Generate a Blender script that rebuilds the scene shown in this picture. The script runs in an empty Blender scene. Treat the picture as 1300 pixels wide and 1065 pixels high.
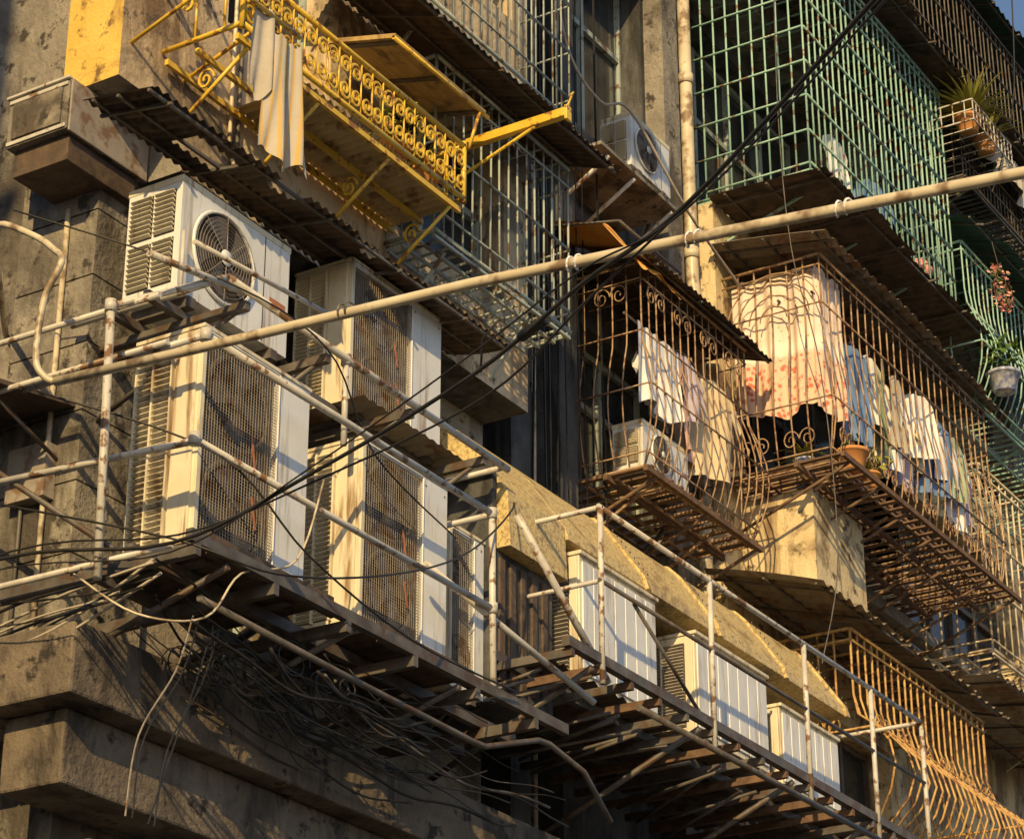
import bpy, math, random
from mathutils import Vector, Matrix
random.seed(7)
R=random.uniform
scene=bpy.context.scene

# ------------------------------------------------------------ materials
def mat(name,a,b,scale=3.0,stretch=(1,1,1),rough=0.75,metal=0.0,dirt=None,dlo=0.5,dhi=0.65,dscale=2.0,dstretch=(1,1,1),bump=0.25,bscale=25.0,extra=None,det=4.0):
    m=bpy.data.materials.new(name); m.use_nodes=True
    nt=m.node_tree; N=nt.nodes; L=nt.links
    bs=N['Principled BSDF']
    tc=N.new('ShaderNodeTexCoord')
    def noise(sc,st,det=det,dist=0.0):
        mp=N.new('ShaderNodeMapping'); mp.inputs['Scale'].default_value=st
        L.new(tc.outputs['Object'],mp.inputs['Vector'])
        n=N.new('ShaderNodeTexNoise'); n.inputs['Scale'].default_value=sc; n.inputs['Detail'].default_value=det
        n.inputs['Roughness'].default_value=0.65; n.inputs['Distortion'].default_value=dist
        L.new(mp.outputs[0],n.inputs['Vector']); return n.outputs['Fac']
    def ramp(fac,lo,hi):
        r=N.new('ShaderNodeMapRange'); r.inputs['From Min'].default_value=lo; r.inputs['From Max'].default_value=hi
        L.new(fac,r.inputs['Value']); return r.outputs[0]
    def mix(fac,c1,c2):
        x=N.new('ShaderNodeMix'); x.data_type='RGBA'
        if fac is not None: L.new(fac,x.inputs['Factor'])
        for c,i in ((c1,6),(c2,7)):
            if isinstance(c,tuple): x.inputs[i].default_value=(*c,1)
            else: L.new(c,x.inputs[i])
        return x.outputs[2]
    col=mix(ramp(noise(scale,stretch),0.3,0.7),a,b)
    if dirt:
        df=ramp(noise(dscale,dstretch,det+1,0.5 if det>2 else 0),dlo,dhi)
        col=mix(df,col,dirt)
    if extra: col=extra(N,L,tc,col,noise,ramp,mix)
    L.new(col,bs.inputs['Base Color'])
    bs.inputs['Roughness'].default_value=rough; bs.inputs['Metallic'].default_value=metal
    if bump>0:
        bp=N.new('ShaderNodeBump'); bp.inputs['Strength'].default_value=bump; bp.inputs['Distance'].default_value=0.02
        L.new(noise(bscale,(1,1,1),3.0),bp.inputs['Height']); L.new(bp.outputs[0],bs.inputs['Normal'])
    return m
ST=(4,4,0.35); SW=(1.3,1.3,0.42)
def grime(c,lo=.5,hi=.66,sc=.9):
    return lambda N,L,tc,col,noise,ramp,mix: mix(ramp(noise(7,(1,1,1),5.0),.56,.64),mix(ramp(noise(sc,(1,1,1),5.0,1.0),lo,hi),col,c),(c[0]*.6,c[1]*.6,c[2]*.6))
CONC=mat('stained_concrete',(0.17,0.155,0.14),(0.36,0.33,0.285),3.5,dirt=(0.07,0.06,0.052),dlo=0.48,dhi=0.62,dscale=2.2,dstretch=SW,bump=0.7,extra=grime((0.08,0.068,0.057)))
CONCB=mat('brown_concrete',(0.10,0.08,0.062),(0.24,0.195,0.15),3.5,dirt=(0.045,0.036,0.03),dlo=0.48,dhi=0.62,dscale=2.2,dstretch=SW,bump=0.7,extra=grime((0.05,0.04,0.032)))
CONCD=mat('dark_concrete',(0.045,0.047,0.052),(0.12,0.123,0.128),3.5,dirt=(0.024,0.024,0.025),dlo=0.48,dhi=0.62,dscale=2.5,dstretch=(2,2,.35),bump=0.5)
PLAS=mat('ochre_plaster',(0.48,0.37,0.24),(0.68,0.56,0.40),3.0,dirt=(0.2,0.135,0.08),dlo=0.50,dhi=0.64,dscale=1.9,dstretch=SW,bump=0.45,extra=grime((0.2,0.16,0.12),.54,.64,1.3))
LITPLS=mat('sunlit_yellow_plaster',(0.66,0.43,0.08),(0.8,0.56,0.14),3.0,dirt=(0.25,0.14,0.04),dlo=0.54,dhi=0.64,dscale=1.9,dstretch=SW,bump=0.4,extra=grime((0.3,0.18,0.06),.58,.68,1.9))  # sunlight put into the colour: yellower plaster for the sun-facing flank
PLGR=mat('grey_plaster',(0.26,0.23,0.19),(0.42,0.37,0.31),3.0,dirt=(0.09,0.07,0.055),dlo=0.47,dhi=0.62,dscale=1.9,dstretch=SW,bump=0.45,extra=grime((0.08,0.068,0.055),.5,.62,1.1))
PALE=mat('pale_plaster',(0.56,0.45,0.26),(0.74,0.62,0.40),3.0,dirt=(0.24,0.16,0.09),dlo=0.49,dhi=0.62,dscale=1.9,dstretch=SW,bump=0.45,extra=grime((0.24,0.17,0.1),.55,.65,1.3))
BM=dict(bump=0,det=2.0)
RUST=mat('rusty_iron',(0.09,0.055,0.036),(0.20,0.12,0.075),14,rough=0.85,**BM)
RUSTL=mat('rusty_paint',(0.44,0.32,0.21),(0.29,0.17,0.09),9,rough=0.65,dirt=(0.16,0.08,0.045),dlo=0.5,dhi=0.6,dscale=12,**BM)
RUSTLIT=mat('sunlit_rusty_paint',(0.6,0.38,0.12),(0.42,0.24,0.09),9,rough=0.55,dirt=(0.2,0.09,0.04),dlo=0.5,dhi=0.62,dscale=12,**BM)  # rusty bars with golden sunlight mixed into their colour
GALV=mat('weathered_white_pipe',(0.46,0.44,0.41),(0.62,0.6,0.56),8,rough=0.45,dirt=(0.2,0.11,0.06),dlo=0.54,dhi=0.61,dscale=9,**BM)
PVC=mat('old_pvc',(0.5,0.43,0.31),(0.68,0.61,0.47),4,rough=0.4,dirt=(0.24,0.17,0.11),dlo=0.5,dhi=0.62,dscale=6,**BM)
STEEL=mat('dark_steel',(0.07,0.065,0.062),(0.15,0.135,0.125),8,rough=0.55,dirt=(0.09,0.055,0.035),dlo=0.5,dhi=0.62,dscale=7,**BM)
GRIL=mat('grille_wire',(0.26,0.23,0.2),(0.36,0.32,0.28),9,rough=0.6,dirt=(0.19,0.12,0.08),dlo=0.5,dhi=0.62,dscale=8,**BM)
CREAM=mat('aged_cream_casing',(0.64,0.57,0.42),(0.8,0.74,0.58),3,rough=0.42,dirt=(0.3,0.2,0.11),dlo=0.53,dhi=0.66,dscale=3,dstretch=ST,bump=0.08)
WHITE=mat('aged_white_casing',(0.66,0.68,0.7),(0.8,0.82,0.85),3,rough=0.38,dirt=(0.36,0.29,0.22),dlo=0.54,dhi=0.70,dscale=3,dstretch=ST,bump=0.06)
COIL=mat('condenser_coil',(0.09,0.08,0.07),(0.18,0.16,0.14),6,rough=0.6,metal=0.2,dirt=(0.23,0.17,0.12),dlo=0.55,dhi=0.7,dscale=4,bump=0.5,bscale=90)
BLACK=mat('black_plastic',(0.012,0.011,0.01),(0.03,0.027,0.025),10,rough=0.5,**BM)
DARK=mat('dark_interior',(0.010,0.009,0.008),(0.03,0.026,0.022),3,rough=0.9,**BM)
GREEN=mat('green_paint_iron',(0.24,0.44,0.38),(0.34,0.54,0.47),6,rough=0.42,dirt=(0.2,0.13,0.08),dlo=0.56,dhi=0.62,dscale=10,**BM)
GREY=mat('grey_paint_iron',(0.3,0.36,0.35),(0.42,0.48,0.46),6,rough=0.45,dirt=(0.16,0.1,0.06),dlo=0.55,dhi=0.63,dscale=9,**BM)
YEL=mat('yellow_paint_iron',(0.66,0.42,0.04),(0.82,0.57,0.08),7,rough=0.32,dirt=(0.3,0.14,0.035),dlo=0.55,dhi=0.62,dscale=12,**BM)
YFLR=mat('ochre_sheet',(0.5,0.4,0.22),(0.68,0.57,0.34),5,rough=0.5,dirt=(0.24,0.15,0.07),dlo=0.52,dhi=0.66,dscale=6,**BM)
CORR=mat('rusty_corrugated',(0.07,0.05,0.04),(0.17,0.115,0.08),4,rough=0.75,dirt=(0.042,0.033,0.028),dlo=0.45,dhi=0.62,dscale=4,bump=0.3)
CORG=mat('grey_corrugated',(0.16,0.145,0.125),(0.34,0.29,0.22),4,rough=0.7,dirt=(0.17,0.095,0.055),dlo=0.5,dhi=0.62,dscale=4,bump=0.3)
CGRN=mat('green_canopy_sheet',(0.02,0.07,0.06),(0.05,0.13,0.11),4,rough=0.6,dirt=(0.03,0.03,0.025),dlo=0.5,dhi=0.7,bump=0.2)
ORAN=mat('orange_awning_cloth',(0.75,0.3,0.06),(0.85,0.48,0.12),6,rough=0.8,**BM)
WOOD=mat('weathered_board',(0.36,0.24,0.09),(0.52,0.36,0.15),3,stretch=(1,8,1),rough=0.7,dirt=(0.16,0.1,0.05),dlo=0.5,dhi=0.66,dscale=5,bump=0.3)
DUCT=mat('speckled_duct_metal',(0.52,0.39,0.15),(0.78,0.64,0.33),75,rough=0.42,dirt=(0.34,0.22,0.09),dlo=0.49,dhi=0.62,dscale=36,bump=0.4,bscale=90,extra=lambda N,L,tc,col,noise,ramp,mix: mix(ramp(noise(2.2,(1.5,1.5,.6),6.0,.8),.54,.66),col,(0.27,0.18,0.085)))
GLASS=mat('dusty_glass',(0.02,0.025,0.028),(0.06,0.065,0.068),3,rough=0.15,dirt=(0.08,0.075,0.065),dlo=0.5,dhi=0.7,**BM)
LEAF=mat('leaf_green',(0.05,0.11,0.02),(0.11,0.19,0.04),12,rough=0.6,**BM)
LEAFY=mat('leaf_yellow_green',(0.2,0.22,0.03),(0.32,0.28,0.05),12,rough=0.6,**BM)
TERRA=mat('terracotta',(0.5,0.2,0.07),(0.62,0.3,0.1),8,rough=0.8,**BM)
PORC=mat('blue_white_ceramic',(0.7,0.7,0.68),(0.1,0.15,0.4),16,rough=0.25,**BM)
PINK=mat('pink_petals',(0.7,0.2,0.22),(0.8,0.45,0.35),20,rough=0.7,**BM)
ASPH=mat('asphalt',(0.04,0.04,0.04),(0.065,0.06,0.058),6,rough=0.9,bump=0.4)
PAVE=mat('paving',(0.2,0.19,0.17),(0.3,0.28,0.25),4,rough=0.85,bump=0.3)
REDTAG=mat('red_rust_drip',(0.36,0.12,0.06),(0.46,0.2,0.1),20,rough=0.8,**BM)
def fabric(name,a,b): return mat(name,a,b,8,rough=0.9,bump=0.25,bscale=14)
FW=fabric('white_cotton',(0.7,0.72,0.76),(0.8,0.82,0.86)); FB=fabric('blue_cotton',(0.10,0.19,0.38),(0.17,0.28,0.5))
FG=fabric('sage_cotton',(0.34,0.46,0.32),(0.44,0.56,0.4)); FP=fabric('pink_cotton',(0.62,0.38,0.33),(0.7,0.48,0.4))
FY=fabric('cream_cotton',(0.6,0.5,0.34),(0.7,0.6,0.42)); FV=fabric('violet_cotton',(0.42,0.38,0.52),(0.52,0.48,0.62))
FD=fabric('navy_cotton',(0.04,0.06,0.11),(0.08,0.1,0.17)); FGR=fabric('grey_towel',(0.42,0.38,0.32),(0.52,0.47,0.4))
def floral(N,L,tc,col,noise,ramp,mix):
    v=N.new('ShaderNodeTexVoronoi'); v.inputs['Scale'].default_value=21
    L.new(tc.outputs['Object'],v.inputs['Vector'])
    sp=N.new('ShaderNodeSeparateXYZ'); L.new(tc.outputs['Object'],sp.inputs[0])
    low=ramp(sp.outputs[2],9.02,8.97)
    dots=ramp(v.outputs['Distance'],0.52,0.34)
    blot=ramp(noise(7,(1,1,1),3.0),.45,.53)
    def mul(p,q):
        mm=N.new('ShaderNodeMath'); mm.operation='MULTIPLY'; L.new(p,mm.inputs[0]); L.new(q,mm.inputs[1]); return mm.outputs[0]
    base=mix(low,col,(0.74,0.54,0.42))
    c=mix(mul(mul(low,dots),blot),base,(0.58,0.17,0.11))
    lace=mul(ramp(sp.outputs[2],9.16,9.1),ramp(sp.outputs[2],9.0,9.04))
    c=mix(lace,c,(0.84,0.78,0.7))
    v2=N.new('ShaderNodeTexVoronoi'); v2.inputs['Scale'].default_value=15; L.new(tc.outputs['Object'],v2.inputs['Vector'])
    return mix(ramp(v2.outputs['Distance'],0.2,0.12),c,(0.6,0.4,0.3))
FLOR=mat('floral_curtain_cloth',(0.74,0.6,0.53),(0.84,0.73,0.66),5,rough=0.9,bump=0.15,bscale=14,extra=floral)
def stripes(N,L,tc,col,noise,ramp,mix):
    w=N.new('ShaderNodeTexWave'); w.inputs['Scale'].default_value=7; w.inputs['Distortion'].default_value=1.0; w.bands_direction='X'
    L.new(tc.outputs['Object'],w.inputs['Vector'])
    return mix(ramp(w.outputs['Fac'],0.7,0.8),col,(0.6,0.4,0.14))
FSTR=mat('striped_towel_cloth',(0.42,0.38,0.32),(0.52,0.47,0.4),5,rough=0.9,bump=0.2,bscale=14,extra=stripes)

# ------------------------------------------------------------ mesh builder
class B:
    def __init__(s,name,bevel=0): s.n=name; s.v=[]; s.f=[]; s.mi=[]; s.sm=[]; s.m=[]; s.bevel=bevel
    def idx(s,m):
        if m not in s.m: s.m.append(m)
        return s.m.index(m)
    def add(s,vs,fs,m,smooth=False):
        o=len(s.v); s.v+= [tuple(p) for p in vs]; i=s.idx(m)
        for f in fs: s.f.append([o+k for k in f]); s.mi.append(i); s.sm.append(smooth)
    def box(s,x0,x1,y0,y1,z0,z1,m):
        vs=[(x,y,z) for x in (x0,x1) for y in (y0,y1) for z in (z0,z1)]
        s.add(vs,[(0,1,3,2),(4,6,7,5),(0,4,5,1),(2,3,7,6),(0,2,6,4),(1,5,7,3)],m)
    def obox(s,c,ax,ay,az,m):
        c=Vector(c);ax=Vector(ax);ay=Vector(ay);az=Vector(az)
        vs=[c+i*ax+j*ay+k*az for i in (-1,1) for j in (-1,1) for k in (-1,1)]
        s.add(vs,[(0,1,3,2),(4,6,7,5),(0,4,5,1),(2,3,7,6),(0,2,6,4),(1,5,7,3)],m)
    def tube(s,pts,r,m,n=6,taper=None):
        pts=[Vector(p) for p in pts]; k=len(pts)
        if k<2: return
        vs=[];up=None
        for i,p in enumerate(pts):
            t=(pts[min(i+1,k-1)]-pts[max(i-1,0)])
            if t.length<1e-9: t=Vector((0,0,1))
            t.normalize()
            if up is None:
                a=Vector((0,0,1)) if abs(t.z)<0.9 else Vector((1,0,0))
                up=t.cross(a).normalized()
            else:
                up=(up-t*up.dot(t)); 
                if up.length<1e-6: up=t.orthogonal()
                up.normalize()
            w=t.cross(up); rr=r*(taper[i] if taper else 1)
            for j in range(n):
                an=2*math.pi*(j+0.5)/n
                vs.append(p+up*math.cos(an)*rr+w*math.sin(an)*rr)
        fs=[]
        for i in range(k-1):
            for j in range(n):
                a=i*n+j;b=i*n+(j+1)%n
                fs.append((a,b,b+n,a+n))
        s.add(vs,fs,m,n>4)
        o=len(s.v)-len(vs); i=s.idx(m)
        s.f.append([o+j for j in range(n)][::-1]); s.mi.append(i); s.sm.append(False)
        s.f.append([o+(k-1)*n+j for j in range(n)]); s.mi.append(i); s.sm.append(False)
    def rod(s,p,q,r,m,n=5): s.tube([p,q],r,m,n)
    def surf(s,fn,nu,nv,m,smooth=True,mask=None):
        vs=[fn(i/nu,j/nv) for i in range(nu+1) for j in range(nv+1)]
        fs=[]
        for i in range(nu):
            for j in range(nv):
                if mask and not mask((i+.5)/nu,(j+.5)/nv): continue
                a=i*(nv+1)+j; fs.append((a,a+1,a+nv+2,a+nv+1))
        s.add(vs,fs,m,smooth)
    def lathe(s,c,prof,m,n=20,axis='z'):
        vs=[];
        for (r,h) in prof:
            for j in range(n):
                a=2*math.pi*j/n
                if axis=='z': vs.append((c[0]+r*math.cos(a),c[1]+r*math.sin(a),c[2]+h))
                else: vs.append((c[0]+r*math.cos(a),c[1]-h,c[2]+r*math.sin(a)))
        fs=[(i*n+j,i*n+(j+1)%n,(i+1)*n+(j+1)%n,(i+1)*n+j) for i in range(len(prof)-1) for j in range(n)]
        s.add(vs,fs,m,True)
    def done(s):
        me=bpy.data.meshes.new(s.n); me.from_pydata(s.v,[],s.f)
        for m in s.m: me.materials.append(m)
        me.polygons.foreach_set('material_index',s.mi); me.polygons.foreach_set('use_smooth',s.sm)
        me.update()
        o=bpy.data.objects.new(s.n,me); scene.collection.objects.link(o)
        if s.bevel:
            md=o.modifiers.new('bev','BEVEL'); md.width=s.bevel; md.segments=2; md.limit_method='ANGLE'; md.angle_limit=math.radians(50)
        return o
def smooth(pts,k=6):
    P=[Vector(p) for p in pts]; P=[P[0]]+P+[P[-1]]; out=[]
    for i in range(1,len(P)-2):
        for j in range(k):
            t=j/k
            out.append(.5*((2*P[i])+(-P[i-1]+P[i+1])*t+(2*P[i-1]-5*P[i]+4*P[i+1]-P[i+2])*t*t+(-P[i-1]+3*P[i]-3*P[i+1]+P[i+2])*t**3))
    out.append(P[-2]); return out

# ------------------------------------------------------------ setting
g=B('ground'); g.add([(-600,-600,-1.75),(600,-600,-1.75),(600,600,-1.75),(-600,600,-1.75)],[(0,1,2,3)],ASPH); g.done()
g=B('pavement',0.02); g.box(-40,60,5.4,7.9,-1.74,-1.6,PAVE); g.done()
MID=8.4; BAY=8.08
def wall(b,x0,x1,z0,z1,y,ops,m,depth=0.25,frame=GREY):
    xs=sorted(set([x0,x1]+[v for o in ops for v in o[:2]])); zs=sorted(set([z0,z1]+[v for o in ops for v in o[2:4]]))
    for i in range(len(xs)-1):
        for j in range(len(zs)-1):
            cx=(xs[i]+xs[i+1])/2; cz=(zs[j]+zs[j+1])/2
            if any(o[0]<cx<o[1] and o[2]<cz<o[3] for o in ops): continue
            b.add([(xs[i],y,zs[j]),(xs[i+1],y,zs[j]),(xs[i+1],y,zs[j+1]),(xs[i],y,zs[j+1])],[(0,1,2,3)],m)
    for (a,c,d,e) in [o[:4] for o in ops]:
        Y=y+depth
        b.add([(a,y,d),(a,Y,d),(a,Y,e),(a,y,e)],[(0,1,2,3)],m); b.add([(c,y,d),(c,Y,d),(c,Y,e),(c,y,e)],[(3,2,1,0)],m)
        b.add([(a,y,d),(c,y,d),(c,Y,d),(a,Y,d)],[(0,1,2,3)],m); b.add([(a,y,e),(c,y,e),(c,Y,e),(a,Y,e)],[(3,2,1,0)],m)
        b.add([(a,Y,d),(c,Y,d),(c,Y,e),(a,Y,e)],[(0,1,2,3)],GLASS)
        n=max(2,int((c-a)/0.55))
        for k in range(n+1):
            xx=a+(c-a)*k/n; b.box(max(a,xx-0.025)+.001,min(c,xx+0.025)-.001,Y-0.05,Y-0.003,d+.001,e-.001,frame)
        for zz in (d+0.028,d+(e-d)*0.62,e-0.028): b.box(a+.002,c-.002,Y-0.045,Y-0.004,zz-0.025,zz+0.025,frame)
def sx(b,x,y0,y1,z0,z1,m,flip=False): b.add([(x,y0,z0),(x,y1,z0),(x,y1,z1),(x,y0,z1)],[(3,2,1,0) if flip else (0,1,2,3)],m)
def sz(b,x0,x1,y0,y1,z,m): b.add([(x0,y0,z),(x1,y0,z),(x1,y1,z),(x0,y1,z)],[(0,1,2,3)],m)

bl=B('apartment_building')
wall(bl,8.75,12.6,-1.7,6.95,8.0,[(9.4,10.4,4.7,5.8),(11.5,12.3,5.0,6.2)],PLGR)
sx(bl,8.75,8.0,16,-1.7,17,CONC)
sz(bl,8.75,16.3,8.7,16,17,CONC)
sx(bl,12.6,8.0,MID,-1.7,6.95,CONC,True)
wall(bl,8.42,12.6,7.26,17,7.65,[(9.3,10.3,8.1,9.9),(10.9,12.3,7.6,8.75),(10.7,12.4,9.9,11.6)],PLAS)
bl.add([(8.98,7.65,6.95),(12.6,7.65,6.95),(12.6,7.65,7.26),(8.98,7.65,7.26)],[(0,1,2,3)],PLAS)
sx(bl,8.42,7.65,8.04,7.26,17,LITPLS)
sz(bl,8.42,8.98,7.65,8.04,7.26,CONC)
sx(bl,8.98,7.65,8.3,6.95,7.26,CONC)
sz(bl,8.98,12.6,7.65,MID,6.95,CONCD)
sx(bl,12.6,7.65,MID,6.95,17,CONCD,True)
bl.add([(8.42,8.04,7.26),(8.75,8.04,7.26),(8.75,8.04,17),(8.42,8.04,17)],[(3,2,1,0)],CONC)
sz(bl,8.42,12.6,7.65,8.7,17,CONC)
z=3.9
while z<6.8:
    bl.box(8.68,9.25,7.955,8.5,z,z+0.385,CONC); z+=0.395
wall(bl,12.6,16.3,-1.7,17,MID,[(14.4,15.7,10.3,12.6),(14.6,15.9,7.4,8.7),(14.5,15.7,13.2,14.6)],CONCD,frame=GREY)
sz(bl,12.6,16.3,MID,8.7,17,CONC)
bl.box(13.15,13.4,8.12,MID-.001,-1.7,17,CONCD)
bl.box(13.95,14.2,8.2,MID-.001,-1.7,17,CONCD)
bl.box(15.75,16.02,8.22,MID-.001,-1.7,17,CONC)
for z in (6.9,9.5,12.4,15.1): bl.box(12.601,16.29,8.32,MID-.002,z,z+.12,CONCD)
for z in (10.2,12.62): bl.box(14.3,15.74,8.25,MID-.003,z,z+.08,CONC)
for (za,zb) in ((-1.7,10.5),(13.0,15.5)): sx(bl,16.3,BAY,MID,za,zb,PALE)
wall(bl,16.3,30,-1.7,10.5,BAY,[(16.7,19.8,8.15,9.7),(16.5,19.3,5.2,6.5),(19.9,23.2,9.95,10.499),(19.8,22.8,7.7,9.3)],PALE,frame=STEEL)
wall(bl,19.5,30,10.5,13.0,BAY,[(19.9,23.2,10.501,11.5)],CONC,frame=STEEL)
wall(bl,16.3,30,13.0,15.5,BAY,[(17,25,13.4,15.0)],CONC,frame=STEEL)  # wide opening added to darken the bright wall between the canopies
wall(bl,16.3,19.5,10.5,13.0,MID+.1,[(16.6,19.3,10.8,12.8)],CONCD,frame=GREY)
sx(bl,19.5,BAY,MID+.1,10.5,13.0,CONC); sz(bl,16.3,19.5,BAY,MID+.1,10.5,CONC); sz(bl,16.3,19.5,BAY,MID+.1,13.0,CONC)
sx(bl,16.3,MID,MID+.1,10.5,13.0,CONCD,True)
bl.box(17.56,30.05,BAY-.12,BAY-.001,7.72,7.84,CONC)
bl.box(19.6,30.05,BAY-.12,BAY-.001,10.40,10.49,CONC)
# boxed-out sill block under the curtain cage
bl.box(16.6,17.55,7.45,BAY-.001,7.07,7.855,PALE)
sz(bl,16.3,30,BAY,16,15.5,CONC)
sx(bl,30,BAY,16,-1.7,15.5,CONC,True)
sx(bl,16.3,MID,16,15.5,17,CONC,True)
bl.done()
nb=B('unseen_shading_building')  # unseen block, added to keep the sun off the side wall
wall(nb,-14,-1.6,-1.7,19,4.4,[(-12+i*2.6,-10.6+i*2.6,1.5+j*2.9,2.9+j*2.9) for i in range(4) for j in range(6)],PLAS)
sx(nb,-1.6,4.4,20,-1.7,19,CONC); sz(nb,-14,-1.6,4.4,20,19,CONC); sx(nb,-14,4.4,20,-1.7,19,CONC)
for j in range(6): nb.box(-14,-1.55,4.25,4.399,.9+j*2.9,1.02+j*2.9,CONC)
nb.done()

sl=B('concrete_ledge',0.015)
sl.box(8.2,18,7.45,7.99,3.72,4.08,CONCB)
sl.box(8.2,8.74,7.992,11.0,3.72,4.08,CONC)
sl.box(8.35,18,7.6,7.985,3.35,3.718,CONCB)
sl.done()
sl=B('shop_canopy_slab',0.02); sl.box(7.9,18,7.0,7.97,2.75,2.9,CONCD); sl.done()

# ------------------------------------------------------------ air conditioners
def louver(b,x,y0,y1,z0,z1,m,n=14,bg=DARK):
    b.box(x-0.004,x+0.012,y0,y1,z0,z1,bg)
    for i in range(n):
        zz=z0+(z1-z0)*(i+.5)/n
        b.obox((x-0.012,(y0+y1)/2,zz),(0.010,0,-0.006),(0,(y1-y0)/2,0),(0.0015,0,0.0025),m)
def fan(b,cx,y,cz,r,rings=9,gm=WHITE):
    b.lathe((cx,y,cz),[(0.001,-0.0),(r,-0.0)],DARK,32,'y')
    b.lathe((cx,y,cz),[(r,0.0),(r*1.01,0.014),(r*1.06,0.014),(r*1.08,0.002)],gm,36,'y')
    for k in range(5):
        a0=2*math.pi*k/5
        def bl_(u,v,a0=a0):
            rr=r*(0.2+0.72*u); an=a0+v*0.85+u*0.35
            return (cx+rr*math.cos(an),y-0.004-0.010*(1-v),cz+rr*math.sin(an))
        b.surf(bl_,5,4,STEEL)
    for i in range(rings):
        rr=r*(0.26+0.74*i/(rings-1))
        b.tube([(cx+rr*math.cos(t*math.pi/16),y-0.02,cz+rr*math.sin(t*math.pi/16)) for t in range(33)],0.0016,GRIL,4)
    for k in range(8):
        a=2*math.pi*k/8
        b.rod((cx+r*.2*math.cos(a),y-0.022,cz+r*.2*math.sin(a)),(cx+r*math.cos(a),y-0.018,cz+r*math.sin(a)),0.0025,GRIL,4)
    b.lathe((cx,y-0.022,cz),[(0.001,0.008),(r*.17,0.006),(r*.19,0)],gm,20,'y')
def feet(b,x0,x1,y0,y1,z0,d=0.06):
    for x in (x0+.12,x1-.12): b.box(x-.03,x+.03,y0-.01,y1+.01,z0-d,z0-.001,STEEL)
def hose(b,x,y,z,yw,drop=.5):
    for k in range(2):
        b.tube(smooth([(x-.01,y+k*.06,z),(x+.08,y+k*.06,z-.02),(x+.12,y+.1,z-.15-k*.05),(x+.1,(y+yw)/2,z-drop*.8),(x+.06,yw,z-drop)],4),.014+.004*k,(FGR,BLACK)[k],6)
def ac_fan(x0,x1,y0,y1,z0,z1,yw=8.0,name='air_conditioner_outdoor_unit'):
    b=B(name,0.006)
    b.box(x0,x1,y0,y1,z0,z1,WHITE)
    b.box(x0-.004,x1+.004,y0-.004,y1+.004,z1-.03,z1+.006,CREAM)
    H=z1-z0; r=H*0.37
    fan(b,x0+(x1-x0)*0.38,y0-.006,z0+H*.5,r)
    b.box(x0+(x1-x0)*.76,x0+(x1-x0)*.765,y0-.003,y0,z0+.01,z1-.03,DARK)
    ym=(y0+y1)/2
    for (a,c) in ((y0+.04,ym-.01),(ym+.01,y1-.03)):
        for (p,q) in ((z0+.05,z0+H*.47),(z0+H*.52,z1-.07)):
            louver(b,x0-.002,a,c,p,q,CREAM,9)
    b.box(x0+(x1-x0)*.82,x0+(x1-x0)*.97,y0-.003,y0-.001,z0+H*.40,z0+H*.45,REDTAG)
    feet(b,x0,x1,y0,y1,z0); hose(b,x1,y0+.15,z0+.15,yw); b.done()
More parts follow.
